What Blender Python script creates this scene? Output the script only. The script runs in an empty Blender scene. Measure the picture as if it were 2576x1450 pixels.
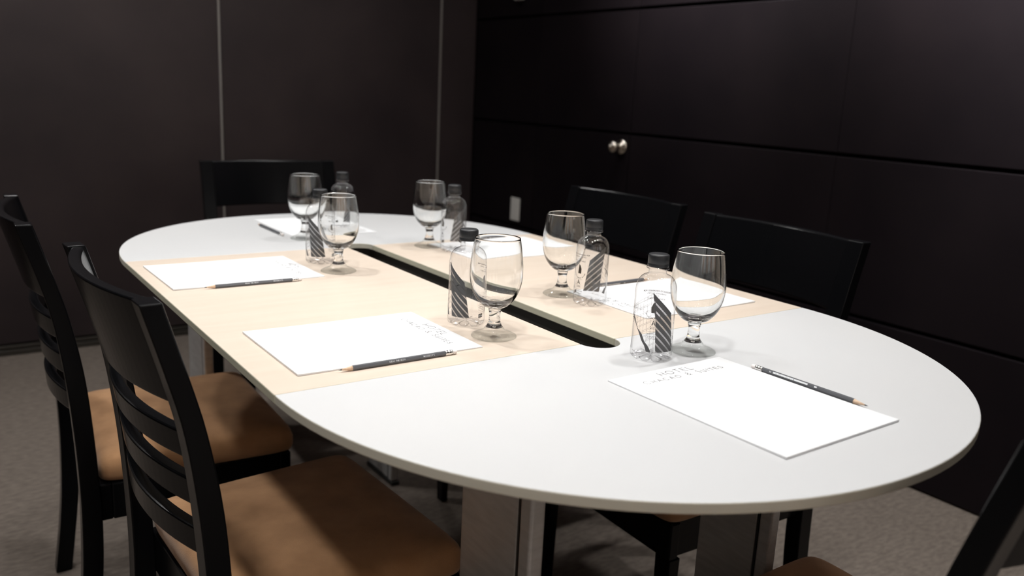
import bpy, bmesh, math, random
from mathutils import Vector, Matrix
from math import sin, cos, pi, radians as R

S = bpy.context.scene
C = S.collection
random.seed(4)
ZT = 0.79                      # height of the table top above the floor

# ------------------------------------------------------------------ camera
cam_d = bpy.data.cameras.new('camera')
cam = bpy.data.objects.new('camera', cam_d); C.objects.link(cam)
_r = Vector((0.8198136, -0.57069425, 0.04705028))
_u = Vector((0.09098629, 0.21094256, 0.97325471))
_f = Vector((0.56535577, 0.79360652, -0.22485893))
cam.matrix_world = Matrix(((_r.x, _u.x, -_f.x, -0.82665), (_r.y, _u.y, -_f.y, -1.80821),
                           (_r.z, _u.z, -_f.z, ZT + 0.36337), (0, 0, 0, 1)))
cam_d.sensor_width = 36.0
cam_d.lens = 2138.74 / 2576 * 36.0
cam_d.clip_start = 0.02
cam_d.dof.use_dof = True
cam_d.dof.focus_distance = 1.27
cam_d.dof.aperture_fstop = 3.8
S.camera = cam

# ------------------------------------------------------------------ world, exposure
w = bpy.data.worlds.new('world'); S.world = w; w.use_nodes = True
w.node_tree.nodes['Background'].inputs[0].default_value = (0.9, 0.95, 1.0, 1)
w.node_tree.nodes['Background'].inputs[1].default_value = 0.0
S.view_settings.view_transform = 'Standard'
S.view_settings.look = 'None'
S.view_settings.exposure = 0.04
S.view_settings.gamma = 1.0
S.view_settings.use_curve_mapping = False
S.cycles.use_denoising = True
S.cycles.max_bounces = 16
S.cycles.transmission_bounces = 14
S.cycles.transparent_max_bounces = 24
S.cycles.glossy_bounces = 6
S.cycles.sample_clamp_indirect = 6.0

# lamps of the room (x, y, watts): recessed downlights over the table, others added to brighten walls and carpet
CEIL = 2.55
# (x, y, watts, beam in degrees, tilt towards the right wall in degrees)
LAMPS = [(-1.30, -1.80, 13, 100, 0), (-1.30, -0.60, 14, 100, 0), (-1.30, 0.60, 24, 100, 0), (-1.25, 1.60, 46, 132, 0),
         (-0.60, -1.25, 44, 86, 0), (-0.55, -0.05, 50, 86, 0), (-0.45, 1.20, 22, 130, 0),
         (0.05, -1.15, 22, 86, 0), (0.62, -0.95, 44, 86, 0), (0.52, -0.05, 34, 86, 0), (0.70, 1.20, 9, 126, 0),
         (1.10, -0.75, 400, 96, 61), (1.10, 0.45, 200, 96, 61),  # aimed at the right wall; the second added to spread the wash
         (1.30, -0.90, 60, 48, 0),  # added to brighten the carpet by the right wall
         (-2.3, -3.80, 190, 104, 0), (-0.8, -3.80, 190, 104, 0), (0.7, -3.80, 190, 104, 0)]  # added to brighten the unseen front wall that the goblets mirror

# ------------------------------------------------------------------ materials
def mat(name, col, rough=0.5, metal=0.0, spec=0.5, coat=0.0):
    m = bpy.data.materials.new(name); m.use_nodes = True
    b = m.node_tree.nodes['Principled BSDF']
    b.inputs['Base Color'].default_value = (*col, 1)
    b.inputs['Roughness'].default_value = rough
    b.inputs['Metallic'].default_value = metal
    b.inputs['Specular IOR Level'].default_value = spec
    b.inputs['Coat Weight'].default_value = coat
    b.inputs['Coat Roughness'].default_value = 0.08
    return m

def noisy(m, c1, c2, scale=(1, 1, 1), freq=10.0, detail=6.0, bump=0.0, lo=0.35, hi=0.65, bfreq=None, dist=0.002):
    nt = m.node_tree; N = nt.nodes; L = nt.links
    b = N['Principled BSDF']
    tc = N.new('ShaderNodeTexCoord'); mp = N.new('ShaderNodeMapping')
    mp.inputs['Scale'].default_value = scale
    no = N.new('ShaderNodeTexNoise'); no.inputs['Scale'].default_value = freq; no.inputs['Detail'].default_value = detail
    cr = N.new('ShaderNodeValToRGB')
    cr.color_ramp.elements[0].position = lo; cr.color_ramp.elements[1].position = hi
    cr.color_ramp.elements[0].color = (*c1, 1); cr.color_ramp.elements[1].color = (*c2, 1)
    L.new(tc.outputs['Object'], mp.inputs['Vector']); L.new(mp.outputs['Vector'], no.inputs['Vector'])
    L.new(no.outputs['Fac'], cr.inputs['Fac']); L.new(cr.outputs['Color'], b.inputs['Base Color'])
    if bump:
        n2 = N.new('ShaderNodeTexNoise'); n2.inputs['Scale'].default_value = bfreq or freq * 8
        n2.inputs['Detail'].default_value = 3
        bp = N.new('ShaderNodeBump'); bp.inputs['Strength'].default_value = bump; bp.inputs['Distance'].default_value = dist
        L.new(mp.outputs['Vector'], n2.inputs['Vector'])
        L.new(n2.outputs['Fac'], bp.inputs['Height']); L.new(bp.outputs['Normal'], b.inputs['Normal'])
    return m

M = {}
M['white_laminate'] = noisy(mat('white_laminate', (.8, .8, .8), .42, spec=.35), (.60, .605, .613), (.62, .62, .622), freq=3)
M['maple'] = noisy(mat('maple_laminate', (.8, .62, .45), .4, spec=.35), (.655, .55, .455), (.685, .585, .49), (1, 9, 1), 6, 5, lo=.3, hi=.7)
M['edge_band'] = mat('cream_edge_band', (.62, .60, .47), .5, spec=.3)
M['edge_gray'] = mat('gray_edge_band', (.66, .635, .54), .5, spec=.3)
M['silver'] = noisy(mat('silver_leg_paint', (.4, .39, .38), .38, .35, .5), (.50, .50, .50), (.58, .58, .58), (1, 1, 6), 20, 3)
M['black_steel'] = mat('black_steel', (.012, .012, .012), .45)
M['tray'] = mat('black_cable_tray', (.06, .056, .05), .5)
M['lacquer'] = mat('black_lacquer', (.004, .0042, .005), .2, spec=.14)
M['suede'] = noisy(mat('brown_suede', (.3, .15, .07), .85, spec=.15), (.37, .195, .092), (.56, .31, .155), (1, 1, 1), 14, 8, .35, .3, .7, 500, .001)
M['suede'].node_tree.nodes['Principled BSDF'].inputs['Sheen Weight'].default_value = .25
M['paper'] = mat('white_paper', (.80, .805, .815), .6, spec=.25)
M['ink'] = mat('gray_ink', (.03, .03, .03), .6, spec=.2)
M['pencil'] = mat('gray_pencil_paint', (.105, .108, .118), .36)
M['pencil_wood'] = noisy(mat('pencil_cedar', (.7, .5, .36), .7), (.66, .45, .30), (.74, .55, .40), freq=300)
M['graphite'] = mat('graphite', (.03, .03, .035), .4, .3)
M['ferrule'] = mat('silver_ferrule', (.85, .84, .82), .2, 1.0)
M['eraser'] = mat('white_eraser', (.85, .80, .77), .8, spec=.2)
M['white_print'] = mat('white_print', (.8, .82, .84), .5)
M['cap'] = mat('charcoal_cap_plastic', (.022, .023, .025), .36, spec=.5)
M['tower_print'] = mat('dark_tower_print', (.085, .085, .088), .45, spec=.4)
M['line_print'] = mat('fine_line_print', (.14, .12, .11), .5, spec=.3)
M['text_print'] = mat('brown_text_print', (.055, .045, .035), .5, spec=.3)
M['carpet'] = noisy(mat('taupe_carpet', (.1, .08, .07), .95, spec=.1), (.135, .112, .095), (.205, .172, .147), (1, 2.2, 1), 38, 8, .7, .3, .72, 260, .004)
M['ceiling'] = noisy(mat('ceiling_plaster', (.7, .7, .69), .9, spec=.1), (.68, .68, .67), (.74, .73, .72), freq=4)
M['panel'] = noisy(mat('dark_brown_panel', (.012, .008, .008), .48, spec=.35), (.0255, .0185, .0205), (.046, .034, .0345), (1, 1, 1), 2.2, 6, .15, .3, .7, 400, .0006)
M['panel_right'] = noisy(mat('dark_fabric_panel', (.010, .008, .0095), .6, spec=.08), (.0062, .0045, .0060), (.0112, .0080, .0094), (1, 1, 1), 2.4, 6, .15, .3, .7, 500, .0006)
M['groove'] = mat('black_groove', (.002, .002, .002), .8, spec=.1)
M['trim'] = mat('bronze_trim', (.34, .32, .30), .45, .2)
M['base_trim'] = mat('dark_olive_trim', (.035, .030, .024), .5)
M['outlet'] = mat('white_plastic', (.72, .71, .68), .4)
M['nickel'] = mat('polished_nickel', (.75, .70, .62), .16, 1.0)
M['wood_wall'] = noisy(mat('warm_wood_wall', (.45, .28, .18), .5), (.46, .27, .16), (.66, .42, .27), (6, 1, 1), 3, 5)
M['curtain'] = noisy(mat('pale_curtain', (.7, .69, .67), .8, spec=.1), (.78, .77, .75), (.86, .85, .83), (14, 1, 1), 2, 3)
M['lamp_trim'] = mat('white_lamp_trim', (.7, .7, .7), .4)

def emis(name, col, k):
    m = bpy.data.materials.new(name); m.use_nodes = True
    nt = m.node_tree; nt.nodes.clear()
    e = nt.nodes.new('ShaderNodeEmission'); o = nt.nodes.new('ShaderNodeOutputMaterial')
    e.inputs[0].default_value = (*col, 1); e.inputs[1].default_value = k
    nt.links.new(e.outputs[0], o.inputs[0]); return m
M['lens'] = emis('downlight_lens', (1, .97, .93), 50)

def shell(name, tint, edge, f0, boost, rough):
    """clear thin wall: what lies behind shows through, the room mirrors in it by Fresnel (Schlick)"""
    m = bpy.data.materials.new(name); m.use_nodes = True
    nt = m.node_tree; N = nt.nodes; L = nt.links; N.clear()
    def math_(op, a, b):
        n = N.new('ShaderNodeMath'); n.operation = op; n.use_clamp = False
        for i, x in enumerate((a, b)):
            if isinstance(x, (int, float)): n.inputs[i].default_value = x
            else: L.new(x, n.inputs[i])
        return n.outputs[0]
    o = N.new('ShaderNodeOutputMaterial'); mx = N.new('ShaderNodeMixShader')
    lw = N.new('ShaderNodeLayerWeight'); lw.inputs[0].default_value = .5
    p5 = math_('POWER', lw.outputs['Facing'], 5.0)
    fr = math_('MINIMUM', math_('MULTIPLY', math_('ADD', math_('MULTIPLY', p5, 1 - f0), f0), boost), .95)
    t = N.new('ShaderNodeBsdfTransparent'); cm = N.new('ShaderNodeMixRGB')
    cm.inputs[1].default_value = (*tint, 1); cm.inputs[2].default_value = (*edge, 1)
    L.new(math_('POWER', lw.outputs['Facing'], 4.0), cm.inputs[0]); L.new(cm.outputs[0], t.inputs[0])
    g = N.new('ShaderNodeBsdfGlossy'); g.inputs['Roughness'].default_value = rough
    L.new(fr, mx.inputs[0]); L.new(t.outputs[0], mx.inputs[1]); L.new(g.outputs[0], mx.inputs[2]); L.new(mx.outputs[0], o.inputs[0])
    return m
M['foot_glass'] = shell('clear_goblet_foot', (.995, 1, .995), (.90, .92, .90), .04, .75, .03)
M['pet'] = shell('clear_bottle_plastic', (.985, .985, .987), (.86, .86, .87), .05, 1.3, .03)

def glass(name, clear):
    m = bpy.data.materials.new(name); m.use_nodes = True
    nt = m.node_tree; N = nt.nodes; L = nt.links; N.clear()
    o = N.new('ShaderNodeOutputMaterial'); mx = N.new('ShaderNodeMixShader')
    g = N.new('ShaderNodeBsdfGlass'); g.inputs['IOR'].default_value = 1.47; g.inputs['Roughness'].default_value = 0.0
    g.inputs[0].default_value = (.998, 1, .998, 1)
    t = N.new('ShaderNodeBsdfTransparent')
    mx.inputs[0].default_value = clear
    L.new(g.outputs[0], mx.inputs[1]); L.new(t.outputs[0], mx.inputs[2]); L.new(mx.outputs[0], o.inputs[0])
    return m
M['bowl_glass'] = glass('clear_goblet_bowl', 0.0)
M['stem_glass'] = glass('clear_goblet_stem', 0.0)

# ------------------------------------------------------------------ helpers
def obj(name, verts, faces, m, parent=None, smooth=False, bevel=0.0, seg=2, mats=None, mi=None):
    me = bpy.data.meshes.new(name); me.from_pydata([tuple(v) for v in verts], [], faces)
    for x in ([m] if mats is None else mats): me.materials.append(x)
    if mi is not None:
        for p, i in zip(me.polygons, mi): p.material_index = i
    bm = bmesh.new(); bm.from_mesh(me)
    bmesh.ops.remove_doubles(bm, verts=bm.verts, dist=1e-7)
    bmesh.ops.recalc_face_normals(bm, faces=bm.faces)
    bm.to_mesh(me); bm.free()
    for p in me.polygons: p.use_smooth = smooth
    o = bpy.data.objects.new(name, me); C.objects.link(o)
    if parent: o.parent = parent
    if bevel:
        b = o.modifiers.new('bevel', 'BEVEL'); b.width = bevel; b.segments = seg; b.limit_method = 'ANGLE'; b.angle_limit = R(40)
        b.harden_normals = False
    return o

def open_mesh(name, verts, faces, m, parent=None, smooth=False):
    me = bpy.data.meshes.new(name); me.from_pydata([tuple(v) for v in verts], [], faces)
    me.materials.append(m)
    for p in me.polygons: p.use_smooth = smooth
    o = bpy.data.objects.new(name, me); C.objects.link(o)
    if parent: o.parent = parent
    return o

class MB:
    def __init__(s): s.v = []; s.f = []
    def add(s, v, f):
        n = len(s.v); s.v += [tuple(a) for a in v]; s.f += [tuple(i + n for i in q) for q in f]; return s
    def box(s, a, b):
        (x0, y0, z0), (x1, y1, z1) = a, b
        return s.add([(x0, y0, z0), (x1, y0, z0), (x1, y1, z0), (x0, y1, z0), (x0, y0, z1), (x1, y0, z1), (x1, y1, z1), (x0, y1, z1)],
                     [(0, 3, 2, 1), (4, 5, 6, 7), (0, 1, 5, 4), (1, 2, 6, 5), (2, 3, 7, 6), (3, 0, 4, 7)])
    def prism(s, poly, z0, z1):
        n = len(poly)
        return s.add([(x, y, z0) for x, y in poly] + [(x, y, z1) for x, y in poly],
                     [tuple(range(n))[::-1], tuple(range(n, 2 * n))] + [(i, (i + 1) % n, n + (i + 1) % n, n + i) for i in range(n)])
    def rings(s, rings, cap0=True, cap1=True):
        n = len(rings[0]); v = [p for r in rings for p in r]; f = []
        for k in range(len(rings) - 1):
            for i in range(n):
                j = (i + 1) % n
                f.append((k * n + i, k * n + j, (k + 1) * n + j, (k + 1) * n + i))
        if cap0: f.append(tuple(range(n))[::-1])
        if cap1: f.append(tuple(range((len(rings) - 1) * n, len(rings) * n)))
        return s.add(v, f)
    def lathe(s, prof, n=48, mod=None):
        """prof: (r, z) list; radius 0 at an end closes with a point"""
        rings = []; v = []; f = []; idx = []
        for r, z in prof:
            if r < 1e-6:
                idx.append([len(v)]); v.append((0, 0, z))
            else:
                st = len(v)
                for i in range(n):
                    a = 2 * pi * i / n; rr, zz = (r, z) if mod is None else mod(r, z, a)
                    v.append((rr * cos(a), rr * sin(a), zz))
                idx.append(list(range(st, st + n)))
        for a, b in zip(idx, idx[1:]):
            for i in range(n):
                j = (i + 1) % n
                if len(a) == 1 and len(b) == 1: continue
                if len(a) == 1: f.append((a[0], b[j], b[i]))
                elif len(b) == 1: f.append((a[i], a[j], b[0]))
                else: f.append((a[i], a[j], b[j], b[i]))
        return s.add(v, f)
    def build(s, name, m, parent=None, **k): return obj(name, s.v, s.f, m, parent, **k)

def tag(o, label=None, cat=None, group=None, kind=None):
    if label: o['label'] = label
    if cat: o['category'] = cat
    if group: o['group'] = group
    if kind: o['kind'] = kind
    return o
def empty(name, loc=(0, 0, 0), rz=0.0):
    o = bpy.data.objects.new(name, None); C.objects.link(o)
    o.location = loc; o.rotation_euler = (0, 0, rz); o.empty_display_size = .05
    return o
def children(o): return [c for c in bpy.data.objects if c.parent == o]
def copy_tree(o, parent=None):
    kids = children(o)
    c = o.copy(); C.objects.link(c)
    if parent: c.parent = parent
    for k in kids: copy_tree(k, c)
    return c
def struct(o): return tag(o, kind='structure')

# single-line lettering --------------------------------------------------
def arc(cx, cy, rx, ry, a0, a1, n=14):
    return [(cx + rx * cos(R(a0 + (a1 - a0) * i / n)), cy + ry * sin(R(a0 + (a1 - a0) * i / n))) for i in range(n + 1)]
G = {
 'A': (.8, [[(0, 0), (.4, 1), (.8, 0)], [(.14, .34), (.66, .34)]]),
 'B': (.6, [[(0, 0), (0, 1), (.3, 1)] + arc(.3, .76, .26, .24, 90, -90)[1:] + [(0, .52)], [(.3, .52)] + arc(.3, .26, .3, .26, 90, -90)[1:] + [(0, 0)]]),
 'C': (.9, [arc(.5, .5, .5, .5, 48, 312, 20)]),
 'D': (.75, [[(0, 0), (0, 1), (.25, 1)] + arc(.25, .5, .5, .5, 90, -90)[1:] + [(0, 0)]]),
 'E': (.56, [[(.56, 1), (0, 1), (0, 0), (.56, 0)], [(0, .52), (.5, .52)]]),
 'F': (.54, [[(.54, 1), (0, 1), (0, 0)], [(0, .52), (.46, .52)]]),
 'G': (.92, [arc(.5, .5, .5, .5, 48, 350, 20) + [(.55, .42)]]),
 'H': (.72, [[(0, 0), (0, 1)], [(.72, 0), (.72, 1)], [(0, .5), (.72, .5)]]),
 'I': (.06, [[(.03, 0), (.03, 1)]]),
 'L': (.5, [[(0, 1), (0, 0), (.5, 0)]]),
 'M': (.86, [[(0, 0), (.06, 1), (.43, .2), (.8, 1), (.86, 0)]]),
 'N': (.74, [[(0, 0), (0, 1), (.74, 0), (.74, 1)]]),
 'O': (1.0, [arc(.5, .5, .5, .5, 0, 360, 26)]),
 'P': (.56, [[(0, 0), (0, 1), (.28, 1)] + arc(.28, .74, .28, .26, 90, -90)[1:] + [(0, .48)]]),
 'R': (.6, [[(0, 0), (0, 1), (.28, 1)] + arc(.28, .74, .28, .26, 90, -90)[1:] + [(0, .48)], [(.28, .48), (.6, 0)]]),
 'S': (.6, [arc(.31, .75, .27, .25, 30, 270, 12) + arc(.31, .25, .29, .25, 90, -150, 12)]),
 'T': (.64, [[(0, 1), (.64, 1)], [(.32, 1), (.32, 0)]]),
 'U': (.68, [[(0, 1), (0, .34)] + arc(.34, .34, .34, .34, 180, 360)[1:] + [(.68, 1)]]),
 'V': (.74, [[(0, 1), (.37, 0), (.74, 1)]]),
 'X': (.7, [[(0, 0), (.7, 1)], [(0, 1), (.7, 0)]]),
 'Y': (.7, [[(0, 1), (.35, .5), (.7, 1)], [(.35, .5), (.35, 0)]]),
 '&': (.8, [[(.8, 0), (.22, .66)] + arc(.38, .80, .19, .19, 215, -35, 12) + [(.16, .42)] + arc(.31, .25, .27, .25, 130, 300, 10) + [(.74, .45)]]),
 "'": (.1, [[(.05, 1), (.05, .75)]]), '!': (.1, [[(.05, 1), (.05, .3)], [(.05, .1), (.05, 0)]]),
 '3': (.56, [arc(.27, .76, .25, .24, 150, -80, 10) + arc(.27, .26, .28, .26, 80, -150, 10)]),
 '5': (.56, [[(.52, 1), (.08, 1), (.05, .56)] + arc(.27, .32, .28, .32, 120, -150, 12)]),
 '0': (.6, [arc(.3, .5, .3, .5, 0, 360, 20)]),
 'm': (.7, [[(0, 0), (0, .6)], arc(.175, .42, .175, .18, 180, 0, 8) + [(.35, 0)], arc(.525, .42, .175, .18, 180, 0, 8) + [(.7, 0)]]),
 'l': (.06, [[(.03, 0), (.03, 1)]]), ' ': (.45, []),
}
def text_width(t, h, sp, small=None):
    x = 0
    for i, ch in enumerate(t):
        k = h * (small if small and i not in small_big(t) else 1)
        x += G[ch][0] * k + sp
    return x - sp
def small_big(t): return [i for i, ch in enumerate(t) if i == 0 or t[i - 1] == ' ']
def text_quads(t, h, sp, sw, x0=0.0, y0=0.0, small=None):
    """quads (4 points in the plane) for stroke lettering; small = size of letters that do not begin a word"""
    out = []; x = x0
    big = small_big(t)
    for i, ch in enumerate(t):
        k = h * (small if small and i not in big else 1)
        wd, strokes = G[ch]
        for st in strokes:
            for (ax, ay), (bx, by) in zip(st, st[1:]):
                ax, ay, bx, by = x + ax * k, y0 + ay * k, x + bx * k, y0 + by * k
                d = math.hypot(bx - ax, by - ay)
                if d < 1e-9: continue
                ex, ey = (bx - ax) / d * sw * .3, (by - ay) / d * sw * .3
                nx, ny = -(by - ay) / d * sw / 2, (bx - ax) / d * sw / 2
                out.append([(ax - ex + nx, ay - ey + ny), (ax - ex - nx, ay - ey - ny), (bx + ex - nx, by + ey - ny), (bx + ex + nx, by + ey + ny)])
        x += wd * k + sp
    return out

# ------------------------------------------------------------------ room shell
XR, YB, XL, YF = 1.648, 2.091, -3.1, -4.3
struct(MB().box((XL - .2, YF - .2, -.1), (XR + .2, YB + .2, 0)).build('floor', M['carpet']))
struct(MB().box((XL - .2, YF - .2, CEIL), (XR + .2, YB + .2, CEIL + .1)).build('ceiling', M['ceiling']))

# back wall: tall partition leaves with slim metal trims on their joints
wb = struct(MB().box((XL, YB + .02, 0), (XR + .1, YB + .12, CEIL)).build('wall_back', M['groove']))
xs = [XL, -1.901, -0.790, 0.321, 1.4325, XR]
for a, b in zip(xs, xs[1:]):
    MB().box((a + .004, YB, .048), (b - .004, YB + .03, CEIL)).build('wall_panel', M['panel'], wb, bevel=.002)
for i, x in enumerate(xs[1:-1]):
    struct(MB().box((x - .0035, YB - .004, .048), (x + .0035, YB + .02, CEIL)).build('trim_%d' % (i + 1), M['trim']))
struct(MB().box((XL, YB - .012, 0), (XR, YB + .02, .022)).box((XL, YB - .004, .026), (XR, YB + .02, .040)).build('baseboard_back', M['base_trim'], bevel=.002))

# right wall: three courses of dark panels with shadow gaps, a flush door in them
wr = struct(MB().box((XR + .02, YF, 0), (XR + .12, YB, CEIL)).build('wall_right', M['groove']))
zg = [0.0, .493, 1.004, 1.507, 2.02, CEIL]
yd0, yd1 = .868, 1.527
ysplit = [YF, -2.55, -1.33, -.12, yd0 - .003]
for z0, z1 in zip(zg, zg[1:]):
    g = .006
    spans = [(a, b) for a, b in zip(ysplit, ysplit[1:])] + [(yd1 + .003, YB - .001)]
    for a, b in spans:
        MB().box((XR, a + .0004, z0 + g), (XR + .03, b - .0004, z1 - g)).build('wall_panel', M['panel_right'], wr, bevel=.0025)
MB().box((XR, yd0 - .003, 2.02 + .006), (XR + .03, yd1 + .003, CEIL)).build('wall_panel', M['panel_right'], wr)
door = struct(empty('door_1', (XR, yd0, 0)))
dl = MB()
for z0, z1 in zip(zg[:4], zg[1:5]):
    dl.box((0, .002, z0 + .006), (.02, yd1 - yd0 - .002, z1 - .006))
dl.box((.018, .002, .006), (.03, yd1 - yd0 - .002, 2.014))
dl.build('door_leaf', M['panel_right'], door, bevel=.002)
kn = MB().lathe([(0, 0), (.033, 0), (.033, .004), (.029, .010), (.017, .014), (.0125, .018), (.0115, .026), (.016, .031),
                 (.0245, .037), (.0268, .046), (.0255, .055), (.020, .062), (.011, .0655), (.0085, .066), (.0085, .071), (0, .072)], 40)
ko = kn.build('door_knob', M['nickel'], door, smooth=True)
ko.rotation_euler = (0, -pi / 2, 0); ko.location = (0, .914 - yd0, ZT + .158)
tag(ko, 'polished round metal knob')

# walls out of the picture, which the glasses and the knob mirror
wl = struct(MB().box((XL - .1, YF, 0), (XL, YB, CEIL)).build('wall_left', M['panel']))
wf = struct(MB().box((XL - .1, YF - .1, 0), (XR + .1, YF, CEIL)).build('wall_front', M['panel']))
x = XL + .05; k = 0
while x < XR - .1:
    wd = [.62, .46, .80, .52][k % 4]
    e = min(x + wd, XR - .02)
    MB().box((x, YF, .05), (e - .06, YF + .03, 1.02)).build('wall_panel', M['panel'], wf)
    MB().box((x, YF, 1.04), (e - .06, YF + .03, CEIL - .05)).build('wall_panel', M['wood_wall'] if k % 2 else M['curtain'], wf)
    x = e; k += 1

# ceiling downlights: trim ring, glowing lens and the lamp's own light
def downlight(x, y, watts, beam, tilt):
    t = empty('ceiling_downlight', (x, y, CEIL))
    tag(t, 'round recessed ceiling downlight out of view, in a set partly added to brighten walls and carpet', 'ceiling light', 'recessed ceiling downlights')
    MB().lathe([(.052, -.002), (.075, -.004), (.078, -.0005), (.052, -.0005), (.052, -.002)], 40).build('trim_ring', M['lamp_trim'], t, smooth=True)
    MB().lathe([(0, -.001), (.051, -.001), (.051, -.0004), (0, -.0004)], 32).build('lens', M['lens'], t)
    ld = bpy.data.lights.new('downlight', 'SPOT'); ld.energy = watts; ld.spot_size = R(beam); ld.spot_blend = .6
    ld.shadow_soft_size = .06; ld.color = (1.0, .993, .98)
    ld.cycles.is_caustics_light = True
    lo = bpy.data.objects.new('downlight_light', ld); C.objects.link(lo); lo.parent = t; lo.location = (0, 0, -.06); lo.rotation_euler = (0, -R(tilt), 0)
for a in LAMPS: downlight(*a)

# wall fittings
out = empty('wall_outlet', (XR, 1.667, .578))
tag(out, 'white rectangular outlet plate low on the dark right wall', 'outlet')
MB().box((-.007, -.0375, -.058), (0, .0375, .058)).build('cover_plate', M['outlet'], out, bevel=.004, seg=3)
MB().box((-.0085, -.017, -.034), (-.004, .017, .034)).build('insert', M['outlet'], out, bevel=.001)
fx = MB().box((XR - .03, 1.672, ZT + .792), (XR, 1.728, ZT + .90)).build('wall_fixture', M['outlet'], bevel=.006, seg=3)
tag(fx, 'small white fixture high on the right wall, cut by the top edge', 'fixture')

# ------------------------------------------------------------------ table
HW, YN, YFAR, DEPTH = .4991, -.8734, -.0271, .518
SL, SR_ = -.029, .0375
SC, SH = (SL + SR_) / 2, (SR_ - SL) / 2
TH = .0125
tab = empty('conference_table', (0, -.45, 0))
tag(tab, 'oval meeting table with white ends, two maple leaves and a centre slot', 'table')
def T(p): return (p[0], p[1] + .45)
def slab(name, poly, top, band):
    b = MB().prism([T(p) for p in poly], ZT - TH, ZT)
    n = len(poly)
    mi = [1, 0] + [1] * n
    o = obj(name, b.v, b.f, None, tab, mats=[M[top], M[band]], mi=mi, bevel=.0016, seg=2)
    return o
gap = .0006
def end_poly(ys, sgn):
    pts = []
    n = 72
    for i in range(n + 1):
        a = pi * i / n
        e = 2 / 2.06
        cx, sx = cos(a), sin(a)
        pts.append((-HW * math.copysign(abs(cx) ** e, cx), ys + sgn * DEPTH * abs(sx) ** e))
    for i in range(17):
        a = pi * i / 16
        pts.append((SC + SH * cos(a), ys + sgn * .033 * sin(a)))
    return pts
tag(slab('rounded_end', end_poly(YN - gap, -1), 'white_laminate', 'edge_gray'), 'white rounded near end of the table top')
tag(slab('rounded_end', end_poly(YFAR + gap, 1), 'white_laminate', 'edge_gray'), 'white rounded far end of the table top')
tag(slab('maple_leaf', [(-HW, YN), (SL, YN), (SL, YFAR), (-HW, YFAR)], 'maple', 'edge_band'), 'pale maple leaf on the left of the slot')
tag(slab('maple_leaf', [(SR_, YN), (HW, YN), (HW, YFAR), (SR_, YFAR)], 'maple', 'edge_band'), 'pale maple leaf on the right of the slot')
# black tray hung under the slot
tr = MB()
x0, x1, y0, y1 = SL - .02, SR_ + .02, YN - .05 + .45, YFAR + .05 + .45
zt_ = ZT - TH - .0005
tr.box((x0, y0, zt_ - .039), (x1, y1, zt_ - .035)).box((x0, y0, zt_ - .035), (x0 + .003, y1, zt_)).box((x1 - .003, y0, zt_ - .035), (x1, y1, zt_))
tr.box((x0 + .003, y0, zt_ - .035), (x1 - .003, y0 + .003, zt_)).box((x0 + .003, y1 - .003, zt_ - .035), (x1 - .003, y1, zt_))
tr.build('cable_tray', M['tray'], tab)
fr = MB()
for sx in (-1, 1):
    fr.box((sx * .33 - .015, -.52, zt_ - .04), (sx * .33 + .015, .84, zt_))
for yy in (-.52, -.1, .30, .81):
    fr.box((-.315, yy, zt_ - .035), (x0 - .004, yy + .03, zt_)).box((x1 + .004, yy, zt_ - .035), (.315, yy + .03, zt_))
fr.build('under_frame', M['black_steel'], tab, bevel=.002)
def leg(x, y0, y1):
    x -= 0; sx = -1 if x < 0 else 1
    a, b = (x - .009, x + .009)
    l = MB().box((a, y0 + .45, .012), (b, y1 + .45, zt_)).build('leg', M['silver'], tab, bevel=.004, seg=3)
    MB().box((a - .001, y0 + .45 - .004, .004), (b + .001, y0 + .45 - .0005, zt_)).build('edge_strip', M['black_steel'], l)
    MB().box((a - .002, y0 + .45 - .028, .012), (b + .002, y0 + .45 - .0045, zt_)).build('end_post', M['silver'], l, bevel=.004, seg=3)
    MB().box((a - .004, y0 + .45 - .034, 0), (b + .004, y1 + .45 + .006, .012)).build('foot', M['black_steel'], l, bevel=.002)
leg(-.255, -1.055, -.925); leg(.255, -1.02, -.90); leg(-.262, .30, .43); leg(.262, .30, .43)

# ------------------------------------------------------------------ chairs
PROF = [(0, -.026, -.060), (.10, -.012, -.046), (.20, .000, -.036), (.30, .005, -.031), (.38, .004, -.030), (.49, .000, -.033),
        (.61, -.009, -.041), (.72, -.027, -.055), (.80, -.0475, -.0745), (.892, -.0735, -.1005)]
def prof(z):
    for i, (a, b) in enumerate(zip(PROF, PROF[1:])):
        if z <= b[0] + 1e-9:
            def pt(k): return PROF[max(0, min(len(PROF) - 1, k))]
            p0, p1, p2, p3 = pt(i - 1), pt(i), pt(i + 1), pt(i + 2)
            t = (z - p1[0]) / (p2[0] - p1[0])
            def cr(j):
                m1 = (p2[j] - p0[j]) / max(1e-6, p2[0] - p0[0]) * (p2[0] - p1[0])
                m2 = (p3[j] - p1[j]) / max(1e-6, p3[0] - p1[0]) * (p2[0] - p1[0])
                return (2 * t**3 - 3 * t**2 + 1) * p1[j] + (t**3 - 2 * t**2 + t) * m1 + (-2 * t**3 + 3 * t**2) * p2[j] + (t**3 - t**2) * m2
            return cr(1), cr(2)
    return PROF[-1][1:]
YI, YO = .183, .221
def bowed(z0, z1, thick, bow, nz=6, ny=22, sink=.0):
    """a curved board between the posts, bowed backwards"""
    b = MB(); rings = []
    for iz in range(nz + 1):
        z = z0 + (z1 - z0) * iz / nz
        fx, bx = prof(z); base = (fx + bx) / 2 + .001
        fr_, bk = [], []
        for iy in range(ny + 1):
            y = -YI - .001 + (2 * YI + .002) * iy / ny
            x = base - bow * (1 - (y / YI) ** 2)
            fr_.append((x + thick / 2, y, z)); bk.append((x - thick / 2, y, z))
        rings.append(fr_ + bk[::-1])
    return b.rings(rings)
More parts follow.
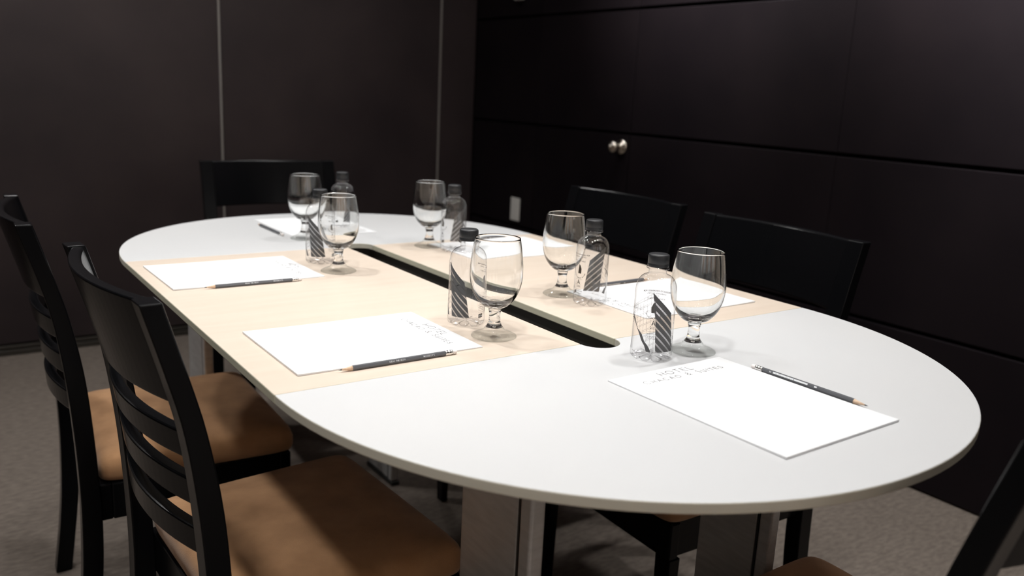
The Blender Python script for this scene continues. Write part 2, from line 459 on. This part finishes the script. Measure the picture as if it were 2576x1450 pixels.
def make_chair():
    root = empty('dining_chair')
    # cushion
    nb = 26; rings = []
    W0, W1, X0, X1 = .208, .222, .004, .388
    def outline(k, inset, z):
        pts = []
        for i in range(4 * nb):
            a = 2 * pi * i / (4 * nb); e = 2 / 15.0
            cx, sx = cos(a), sin(a)
            u = math.copysign(abs(cx) ** e, cx); v = math.copysign(abs(sx) ** e, sx)
            xx = (X0 + X1) / 2 + u * ((X1 - X0) / 2 - inset)
            wy = W0 + (W1 - W0) * (xx - X0) / (X1 - X0) - inset
            pts.append((xx, v * wy, z))
        return pts
    for inset, z in ((.012, .381), (.003, .386), (0, .396), (0, .412), (.004, .424), (.011, .432), (.022, .437), (.05, .442), (.10, .446), (.15, .448)):
        rings.append(outline(0, inset, z))
    MB().rings(rings).build('seat', M['suede'], root, smooth=True)
    ap = MB()
    ap.box((.004, -.205, .305), (.026, .205, .3805)).box((.352, -.213, .305), (.376, .213, .3805))
    ap.box((.026, .180, .305), (.352, .206, .3805)).box((.026, -.206, .305), (.352, -.180, .3805))
    ap.build('seat_frame', M['lacquer'], root, bevel=.003)
    for s in (-1, 1):
        rs = []
        for i in range(41):
            z = .892 * i / 40; fx, bx = prof(z)
            y0, y1 = sorted((s * YI, s * YO))
            rs.append([(bx, y0, z), (fx, y0, z), (fx, y1, z), (bx, y1, z)])
        MB().rings(rs).build('back_post', M['lacquer'], root, bevel=.0025, seg=3)
    for s in (-1, 1):
        y = s * .193
        rs = [[(.365 - h, y - h, z), (.365 + h - .012, y - h, z), (.365 + h - .012, y + h, z), (.365 - h, y + h, z)] for z, h in ((0, .015), (.15, .0175), (.3045, .020))]
        MB().rings(rs).build('front_leg', M['lacquer'], root, bevel=.002)
    bowed(.748, .8905, .018, .030).build('top_rail', M['lacquer'], root, bevel=.004, seg=3)
    for zt in (.710, .640, .566):
        bowed(zt - .040, zt, .018, .031, nz=2).build('back_slat', M['lacquer'], root, bevel=.003)
    return root
CH = [(-.5365, -.5585, 2.7, 'black slatted chair nearest the camera on the left side of the table'),
      (-.584, .062, -2.4, 'black slatted chair second along the left side, cut by the left edge'),
      (.145, .912, -94.0, 'black chair at the far rounded end, in front of the back wall'),
      (.656, -.6165, 177.8, 'black chair on the right side behind the nearest goblet'),
      (.699, -.066, 181.0, 'black chair on the right side below the door knob'),
      (.128, -1.443, 90.0, 'black chair at the near end, cut by the bottom right corner')]
proto = make_chair()
for i, (x, y, a, lab) in enumerate(CH):
    o = proto if i == 0 else copy_tree(proto)
    o.location = (x, y, 0); o.rotation_euler.z = R(a)
    tag(o, lab, 'chair', 'black slatted chairs around the table')

# ------------------------------------------------------------------ notepads
PW, PL, PT = .2164, .279, .0017
def make_pad():
    """local: +y towards the header, centre at the origin, lying at z = 0"""
    t = empty('notepad')
    v, f = MB(), None
    NX, NY = 8, 12
    top = []
    def lift(u, vv):  # the sheets rise a touch towards the loose foot of the pad
        return .0012 * max(0, -vv) ** 3
    vs = []; fs = []
    for j in range(NY + 1):
        for i in range(NX + 1):
            u, q = 2 * i / NX - 1, 2 * j / NY - 1
            vs.append((u * PW / 2, q * PL / 2, PT + lift(u, q)))
    n = len(vs)
    for j in range(NY + 1):
        for i in range(NX + 1):
            u, q = 2 * i / NX - 1, 2 * j / NY - 1
            vs.append((u * PW / 2, q * PL / 2, 0 + lift(u, q) * .3))
    idx = lambda i, j: j * (NX + 1) + i
    for j in range(NY):
        for i in range(NX):
            fs.append((idx(i, j), idx(i + 1, j), idx(i + 1, j + 1), idx(i, j + 1)))
            fs.append((n + idx(i, j), n + idx(i, j + 1), n + idx(i + 1, j + 1), n + idx(i + 1, j)))
    for i in range(NX):
        fs.append((idx(i, 0), n + idx(i, 0), n + idx(i + 1, 0), idx(i + 1, 0)))
        fs.append((idx(i, NY), idx(i + 1, NY), n + idx(i + 1, NY), n + idx(i, NY)))
    for j in range(NY):
        fs.append((idx(0, j), idx(0, j + 1), n + idx(0, j + 1), n + idx(0, j)))
        fs.append((idx(NX, j), n + idx(NX, j), n + idx(NX, j + 1), idx(NX, j + 1)))
    obj('sheets', vs, fs, M['paper'], t)
    qs = []
    h = .0118; sp = .0052
    wd = text_width('HOTEL', h, sp)
    qs += text_quads('HOTEL', h, sp, .00078, -wd / 2, PL / 2 - .0225)
    h = .0098; sp = .0046; t2 = 'CHACAO & SUITES'
    wd = text_width(t2, h, sp, .82)
    qs += text_quads(t2, h, sp, .00068, -wd / 2, PL / 2 - .0378, small=.82)
    vs = []; fs = []
    for q in qs:
        b = len(vs); vs += [(a[0], a[1], PT + .00015) for a in q]; fs.append((b, b + 1, b + 2, b + 3))
    open_mesh('printed_heading', vs, fs, M['ink'], t)
    return t
PADS = [(.0044, -1.1605, .93, 'white notepad on the near white end, its heading towards the nearest bottle'),
        (-.3123, -.7162, -89.77, 'white notepad in front of the nearest chair on the left maple leaf'),
        (-.3378, -.1967, -89.13, 'white notepad at the far end of the left maple leaf'),
        (.0120, .2615, 181.0, 'white notepad on the far white end behind the goblets'),
        (.3050, -.7020, 90.3, 'white notepad at the near end of the right maple leaf'),
        (.3050, -.1750, 90.0, 'white notepad at the far end of the right maple leaf')]
pp = make_pad()
for i, (x, y, a, lab) in enumerate(PADS):
    o = pp if i == 0 else copy_tree(pp)
    o.location = (x, y, ZT + .0001); o.rotation_euler.z = R(a)
    tag(o, lab, 'notepad', 'hotel notepads laid on the table')

# ------------------------------------------------------------------ pencils
def make_pencil(roll, marks):
    """lies along +x from the point (x = 0) to the eraser (x = .178)"""
    t = empty('pencil'); r = .0037
    def hexr(x, k): return [(x, k * r * cos(R(60 * i + roll)), k * r * sin(R(60 * i + roll)) + r * .866) for i in range(6)]
    def circ(x, k, n=20): return [(x, k * cos(2 * pi * i / n), k * sin(2 * pi * i / n) + r * .866) for i in range(n)]
    MB().rings([hexr(.019, 1), hexr(.160, 1)]).build('barrel', M['pencil'], t, bevel=.0004)
    MB().rings([circ(.0042, .0008), circ(.0192, .0033)]).build('sharpened_wood', M['pencil_wood'], t, smooth=True)
    MB().rings([circ(0, .0001), circ(.0043, .0009)]).build('lead', M['graphite'], t, smooth=True)
    pr = [(.1595, .0034), (.161, .0037), (.163, .0037), (.1635, .0034), (.1645, .0037), (.168, .0037), (.1685, .0034), (.1695, .0037), (.171, .0037)]
    MB().rings([circ(x, k) for x, k in pr]).build('ferrule', M['ferrule'], t, smooth=True)
    MB().rings([circ(.1705, .0033), circ(.1765, .0033), circ(.178, .0026)]).build('eraser', M['eraser'], t, smooth=True)
    vs = []; fs = []
    for fi in marks:                                   # printing on the flat faces
        a = R(60 * fi + 30 + roll); d = r * .866 + .00006
        ny, nz = cos(a), sin(a); ty, tz = -sin(a), cos(a)
        def put(q):
            b = len(vs)
            for (s, v) in q: vs.append((s, ny * d + ty * v, nz * d + tz * v + r * .866))
            fs.append(tuple(range(b, b + len(q))))
        kind = marks[fi]
        if kind == 'code':
            def rect(s0, s1, v0, v1): put([(s0, v0 + .0004), (s1, v0 + .0004), (s1, v1 + .0004), (s0, v1 + .0004)])
            s = .108
            rnd = random.Random(7)
            while s < .141:
                wv = rnd.choice([.0009, .0015, .0022, .0030]); e = min(.141, s + wv); rect(s, e, -.0012, .0012); s = e + rnd.choice([.0002, .0003])
            rect(.086, .1072, -.0011, .0011)
            rect(.072, .0760, -.0010, .0010)
            for o_ in (0, .0018):
                put([(.1465 - o_, .001), (.1455 - o_, 0), (.1463 - o_, 0), (.1473 - o_, .001)])
                put([(.1455 - o_, 0), (.1465 - o_, -.001), (.1473 - o_, -.001), (.1463 - o_, 0)])
        else:
            for tx, s0, hh in ((kind[0], kind[2], .0019), (kind[1], kind[3], .0021)):
                for q in text_quads(tx, hh, .0006, .00032, 0, -hh / 2): put([(s0 + p[0], -p[1] + .0002) for p in q])
    open_mesh('white_printing', vs, fs, M['white_print'], t)
    return t
TXT = ('IDEAS THE BEST!', "NOTEBOY'S", .072, .124)
def lay(o, eraser, tip, z, lab):
    d = Vector((eraser[0] - tip[0], eraser[1] - tip[1]))
    o.location = (tip[0], tip[1], ZT + z); o.rotation_euler.z = math.atan2(d.y, d.x)
    tag(o, lab, 'pencil', 'dark gray pencils beside the notepads')
pc_text = make_pencil(0, {2: TXT, 5: 'code'})
pc_code = make_pencil(0, {0: 'code', 3: TXT})
def pen(src, first, er, tip, z, lab):
    o = src if first else copy_tree(src)
    lay(o, er, tip, z, lab)
pen(pc_code, True, (.1165, -1.075), (.1205, -1.253), .0003, 'gray pencil along the right edge of the notepad on the near white end')
pen(pc_text, True, (-.2225, -.8325), (-.4005, -.8340), .0002, 'gray pencil along the notepad in front of the nearest chair')
pen(pc_text, False, (-.2485, -.3165), (-.4265, -.3160), .0002, 'gray pencil along the notepad at the far end of the left maple leaf')
pen(pc_code, False, (-.1130, .1480), (-.1145, .3260), .0002, 'gray pencil beside the notepad on the far white end')
pen(pc_text, False, (.2150, -.5870), (.3930, -.5810), .0002, 'gray pencil behind the nearest bottle on the right maple leaf')
pen(pc_text, False, (.2350, -.0590), (.4130, -.0560), .0002, 'gray pencil beside the farthest notepad on the right maple leaf')

# ------------------------------------------------------------------ bottles
BP = [(.0005, .0040), (.010, .0038), (.017, .0022), (.023, .0004), (.0265, .0006), (.0292, .0030), (.0299, .0065), (.0299, .012), (.0296, .018), (.0293, .030),
      (.0292, .060), (.0292, .092), (.0291, .099), (.0286, .1045), (.0275, .1095), (.0255, .1143), (.0225, .1183), (.0190, .1208), (.0155, .1222),
      (.0133, .1234), (.0126, .1252), (.0125, .1295), (.0128, .1303), (.0160, .1310), (.0163, .1320), (.0160, .1329), (.0128, .1335), (.0125, .1345), (.0125, .1400)]
def brad(z):
    pts = [p for p in BP if p[1] > .003 and p[0] > .02]
    for (r0, z0), (r1, z1) in zip(pts, pts[1:]):
        if z0 <= z <= z1: return r0 + (r1 - r0) * (z - z0) / max(1e-6, z1 - z0)
    return .0292
def flute(r, z, a):
    if z < .016 and r > .006:
        k = (1 - z / .016) * min(1, (r - .006) / .012)
        g = .5 + .5 * cos(10 * a)
        g = g ** 6
        return r * (1 - .035 * k * g), z + .0052 * g * k * (1 if r < .0285 else .6)
    return r, z
def clip(poly, ax, v, keep_less):
    out_ = []
    for p, q in zip(poly, poly[1:] + poly[:1]):
        ip = (p[ax] <= v) if keep_less else (p[ax] >= v); iq = (q[ax] <= v) if keep_less else (q[ax] >= v)
        if ip: out_.append(p)
        if ip != iq:
            t = (v - p[ax]) / (q[ax] - p[ax]); out_.append(tuple(p[k] + t * (q[k] - p[k]) for k in (0, 1)))
    return out_
def halfplane(poly, a, b, c):
    """keep a*x + b*y <= c"""
    out_ = []
    for p, q in zip(poly, poly[1:] + poly[:1]):
        dp, dq = a * p[0] + b * p[1] - c, a * q[0] + b * q[1] - c
        if dp <= 0: out_.append(p)
        if (dp <= 0) != (dq <= 0):
            t = dp / (dp - dq); out_.append((p[0] + t * (q[0] - p[0]), p[1] + t * (q[1] - p[1])))
    return out_
class Wrap:
    """flat artwork (u in degrees round the bottle, z in metres) laid on the bottle's wall"""
    def __init__(s): s.v = []; s.f = []
    def poly(s, p, step=4.0):
        lo, hi = min(a for a, _ in p), max(a for a, _ in p)
        k0, k1 = math.floor(lo / step), math.ceil(hi / step)
        for k in range(k0, max(k1, k0 + 1)):
            q = p
            if k1 - k0 > 1:
                q = clip(q, 0, k * step, False)
                if len(q) >= 3: q = clip(q, 0, (k + 1) * step, True)
            if len(q) < 3: continue
            b = len(s.v)
            for u, z in q:
                r = brad(z) + .00025; s.v.append((r * cos(R(u)), r * sin(R(u)), z))
            s.f.append(tuple(range(b, b + len(q))))
    def line(s, pts, wd):
        kk = R(1) * .0292                          # metres per degree
        for (u0, z0), (u1, z1) in zip(pts, pts[1:]):
            dx, dz = (u1 - u0) * kk, z1 - z0; d = math.hypot(dx, dz)
            if d < 1e-9: continue
            nx, nz = -dz / d * wd / 2 / kk, dx / d * wd / 2
            s.poly([(u0 + nx, z0 + nz), (u0 - nx, z0 - nz), (u1 - nx, z1 - nz), (u1 + nx, z1 + nz)])
    def text(s, t, uc, z, h, sp, sw):
        kk = R(1) * .0292
        wd = text_width(t, h, sp)
        for q in text_quads(t, h, sp, sw, -wd / 2, z): s.poly([(uc + a / kk, b) for a, b in q], 8)
    def build(s, name, m, parent): return open_mesh(name, s.v, s.f, m, parent)
def make_bottle():
    t = empty('water_bottle')
    MB().lathe(BP, 80, flute).build('clear_body', M['pet'], t, smooth=True)
    cp = [(0.0129, .1338), (.0149, .1338), (.0151, .1345), (.0151, .1378), (.0147, .1383), (.0147, .1388), (.0150, .1394), (.0149, .1490), (.0143, .1508), (.0128, .1517), (0, .1519)]
    def rib(r, z, a):
        return (r * (1 - .012 * (.5 + .5 * cos(60 * a))) if .1394 <= z <= .1495 and r > .0145 else r, z)
    MB().lathe(cp, 240, rib).build('screw_cap', M['cap'], t, smooth=True)
    w_ = Wrap()
    tower = [(-6, .100), (-1.5, .098), (53, .0705), (61, .045), (70, .0155), (11.6, .0155), (8.5, .035), (5, .070)]
    # striped face: dark bars between thin clear double lines running down to the right
    m = -.0284 / 55.0
    c0 = .015 - m * 12; pitch = .0108
    bars = []
    z = -.03
    while z < .14:
        bars.append((z, z + .0086)); bars.append((z + .0092, z + .0102)); z += pitch
    def stripe(poly, lo, hi):
        q = halfplane(poly, -m, 1.0, hi)
        return halfplane(q, m, -1.0, -lo) if len(q) >= 3 else q
    body = [(-6, .100), (53, .0705), (61, .045), (70, .0155), (11.6, .0155), (9.0, .032), (5.5, .060)]
    # the tower leans: cut it in convex pieces first
    pieces = [[(5.5, .060), (9.0, .032), (11.6, .0155), (70, .0155), (61, .045), (53, .0705), (5, .062)], [(-6, .100), (5.5, .060), (53, .0705)]]
    for pc in pieces:
        for lo, hi in bars:
            q = stripe(pc, lo, hi)
            if len(q) >= 3: w_.poly(q)
    w_.line([(-6, .100), (53, .0705)], .0016)
    blade_r = [(-83, .0700), (-58, .058), (-47, .0475), (-30, .0400), (-20.5, .0300), (-11, .0250), (-5, .0200), (-1, .0155)]
    blade_l = [(-86, .0700), (-66, .0590), (-52, .0500), (-39, .0400), (-29, .0300), (-20, .0240), (-16, .0190), (-13.4, .0155)]
    for a, b, c, d in zip(blade_l, blade_l[1:], blade_r[1:], blade_r): w_.poly([a, b, c, d])
    w_.build('printed_tower', M['tower_print'], t)
    g_ = Wrap()
    def left(z):                                     # right-hand side of the sail blade
        for (u0, z0), (u1, z1) in zip(blade_r, blade_r[1:]):
            if z1 <= z <= z0: return u0 + (u1 - u0) * (z - z0) / (z1 - z0)
        return -83
    for k in range(9):
        u = -84 + k * 10.5
        ztop = .072 + (u + 84) / 78 * .028
        zb = next((z0 for u0, z0 in blade_r if u0 >= u), .0155)
        g_.line([(u, ztop), (u + 5, zb)], .00022)
    for k in range(13):
        zz = .0715 - k * .0058
        for o_ in (0, .0012):
            z0 = max(.0165, zz - o_); u0 = left(z0)
            g_.line([(u0, z0), (2 + 8 * (1 - z0 / .08), min(.098, z0 + .028 * (6 - u0) / 90))], .0002)
    g_.line([(-84, .072), (-6, .1)], .00025)
    g_.build('printed_grid', M['line_print'], t)
    x_ = Wrap()
    x_.text('PRODUCTO ENVASADO POR', 176, .0905, .0019, .0006, .0004)
    x_.text('CHACAO SUITES', 177, .0865, .0020, .0008, .00030)
    x_.text('CON', 177, .0828, .0018, .0007, .00028)
    x_.text('AGUA POTABLE', 177, .0790, .0020, .0008, .00030)
    x_.poly([(174, .0575), (188, .0575), (189, .066), (184, .072), (178, .0745)])
    for i, ch in enumerate('HOTEL CHACAO SUITES'):
        a = 196 + 148 * i / 18
        if ch != ' ':
            uu = 180 + 24 * cos(R(a)); zz = .0600 + .0115 * sin(R(a)); x_.text(ch, uu, zz, .0020, 0, .00035)
    x_.line([(162, .0470), (196, .0470)], .0002); x_.line([(162, .0245), (196, .0245)], .0002)
    x_.poly([(173, .0390), (176, .0390), (179.6, .0465), (178.2, .0465)]); x_.poly([(185.5, .0390), (181.5, .0390), (178.2, .0465), (179.8, .0465)]); x_.poly([(175, .0408), (183, .0408), (182.5, .0420), (175.6, .0420)])
    x_.line([(167 + 2 * i, .0365 + .0011 * sin(i * .7)) for i in range(12)], .00035)
    x_.text('AGUA', 179, .0330, .0020, .0008, .00035)
    rnd = random.Random(3)
    for k, zz in enumerate((.0290, .0262, .0222, .0200, .0180)):
        u = 163
        while u < 195:
            e = min(196, u + rnd.uniform(2, 6)); x_.line([(u, zz), (e, zz)], .00065 if k in (1, 2) else .0004); u = e + 1.2
    for k, zz in enumerate((.0345, .0315, .0285, .0258, .0230)):
        u = 101
        while u < 127:
            e = min(128, u + rnd.uniform(2, 5)); x_.line([(u, zz), (e, zz)], .00055 if k == 1 else .00035); u = e + 1.3
    # volume box with light figures
    x_.text('H', -72, .056, .0075, 0, .0011); x_.line([(-80 + 2 * i, .0525 + .0002 * (i - 4) ** 2) for i in range(10)], .0004)
    x_.poly([(101, .0145), (118, .0145), (118, .0205), (102.5, .0205), (101, .0190)])
    x_.build('printed_text', M['text_print'], t)
    v_ = Wrap(); v_.text('350ml', 109.5, .0160, .0030, .0005, .0005)
    vv = [(p[0] * 1.006, p[1] * 1.006, p[2]) for p in v_.v]
    open_mesh('volume_figures', vv, v_.f, M['white_print'], t)
    return t
# direction from each bottle to the camera gives the label's own angle; offsets turn each bottle as it stands
BOT = [(.022, -.969, 0, 'small clear water bottle standing by the near notepad, left of the nearest goblet'),
       (-.1225, -.697, -61, 'small clear water bottle on the left maple leaf behind the near-left notepad'),
       (.148, -.681, 135, 'small clear water bottle on the right maple leaf, right of its goblet'),
       (.180, -.152, 124, 'small clear water bottle at the far end of the right maple leaf'),
       (-.1485, -.165, -50, 'small clear water bottle at the far end of the left maple leaf'),
       (.040, .150, 100, 'small clear water bottle on the far white end, mostly hidden by a goblet')]
bproto = make_bottle()
for i, (x, y, da, lab) in enumerate(BOT):
    o = bproto if i == 0 else copy_tree(bproto)
    o.location = (x, y, ZT + .0001)
    o.rotation_euler.z = math.atan2(-1.80821 - y, -.82665 - x) + R(da)
    tag(o, lab, 'bottle', 'small water bottles on the table')

# ------------------------------------------------------------------ goblets
def spline(pts, n=6):
    out_ = []
    for i in range(len(pts) - 1):
        p0, p1, p2, p3 = pts[max(0, i - 1)], pts[i], pts[i + 1], pts[min(len(pts) - 1, i + 2)]
        for k in range(n):
            t = k / n
            out_.append(tuple(.5 * (2 * p1[j] + (p2[j] - p0[j]) * t + (2 * p0[j] - 5 * p1[j] + 4 * p2[j] - p3[j]) * t * t + (3 * p1[j] - p0[j] - 3 * p2[j] + p3[j]) * t ** 3) for j in (0, 1)))
    out_.append(pts[-1]); return out_
OUT = [(.0090, .0450), (.0155, .0475), (.0215, .0515), (.0290, .0600), (.0345, .0700), (.0380, .0810), (.0397, .0930), (.0398, .1050), (.0388, .1200), (.0368, .1360), (.0342, .1510)]
INN = [(.0, .0535), (.0090, .0545), (.0185, .0575), (.0265, .0635), (.0325, .0725), (.0362, .0830), (.0380, .0940), (.0382, .1050), (.0373, .1200), (.0354, .1360), (.0329, .1510)]
def make_goblet():
    t = empty('water_goblet')
    # bowl: outer wall, round lip, inner wall; closed underneath where the stem begins
    prof_ = [(0, .0445)] + spline(OUT) + [(.0340, .1523), (.0335, .1527), (.0331, .1523)] + spline(INN)[::-1]
    MB().lathe(prof_, 64).build('bowl', M['bowl_glass'], t, smooth=True)
    ft = [(0, .0004), (.020, .0004), (.0325, .0002), (.0347, .0012), (.0346, .0026), (.0320, .0042), (.0250, .0072), (.0185, .0098), (.0158, .0118), (.0152, .0140), (.0136, .0158)]
    MB().lathe(ft, 64).build('foot', M['foot_glass'], t, smooth=True)
    st = [(0, .0159), (.0133, .0160), (.0108, .0190), (.0090, .0250), (.0083, .0320), (.0086, .0380), (.0094, .0415), (.0098, .0436), (.0070, .0442), (0, .0444)]
    MB().lathe(st, 64).build('stem', M['stem_glass'], t, smooth=True)
    return t
GOB = [(.099, -.977, 'stemmed water goblet on the near white end, right of the nearest bottle'),
       (-.126, -.783, 'stemmed water goblet on the left maple leaf beside the near-left notepad'),
       (.143, -.606, 'stemmed water goblet on the near half of the right maple leaf'),
       (.153, -.089, 'stemmed water goblet at the far end of the right maple leaf'),
       (-.152, -.266, 'stemmed water goblet at the far end of the left maple leaf'),
       (-.0765, .100, 'stemmed water goblet on the far white end beside the pencil')]
gproto = make_goblet()
for i, (x, y, lab) in enumerate(GOB):
    o = gproto if i == 0 else copy_tree(gproto)
    o.location = (x, y, ZT + .0001)
    tag(o, lab, 'glass', 'stemmed water goblets on the table')

# light that passes through the goblets reaches the table top
for o in bpy.data.objects:
    if o.name.startswith(('bowl', 'stem')): o.cycles.is_caustics_caster = True
    if o.name.startswith(('rounded_end', 'maple_leaf', 'sheets')): o.cycles.is_caustics_receiver = True
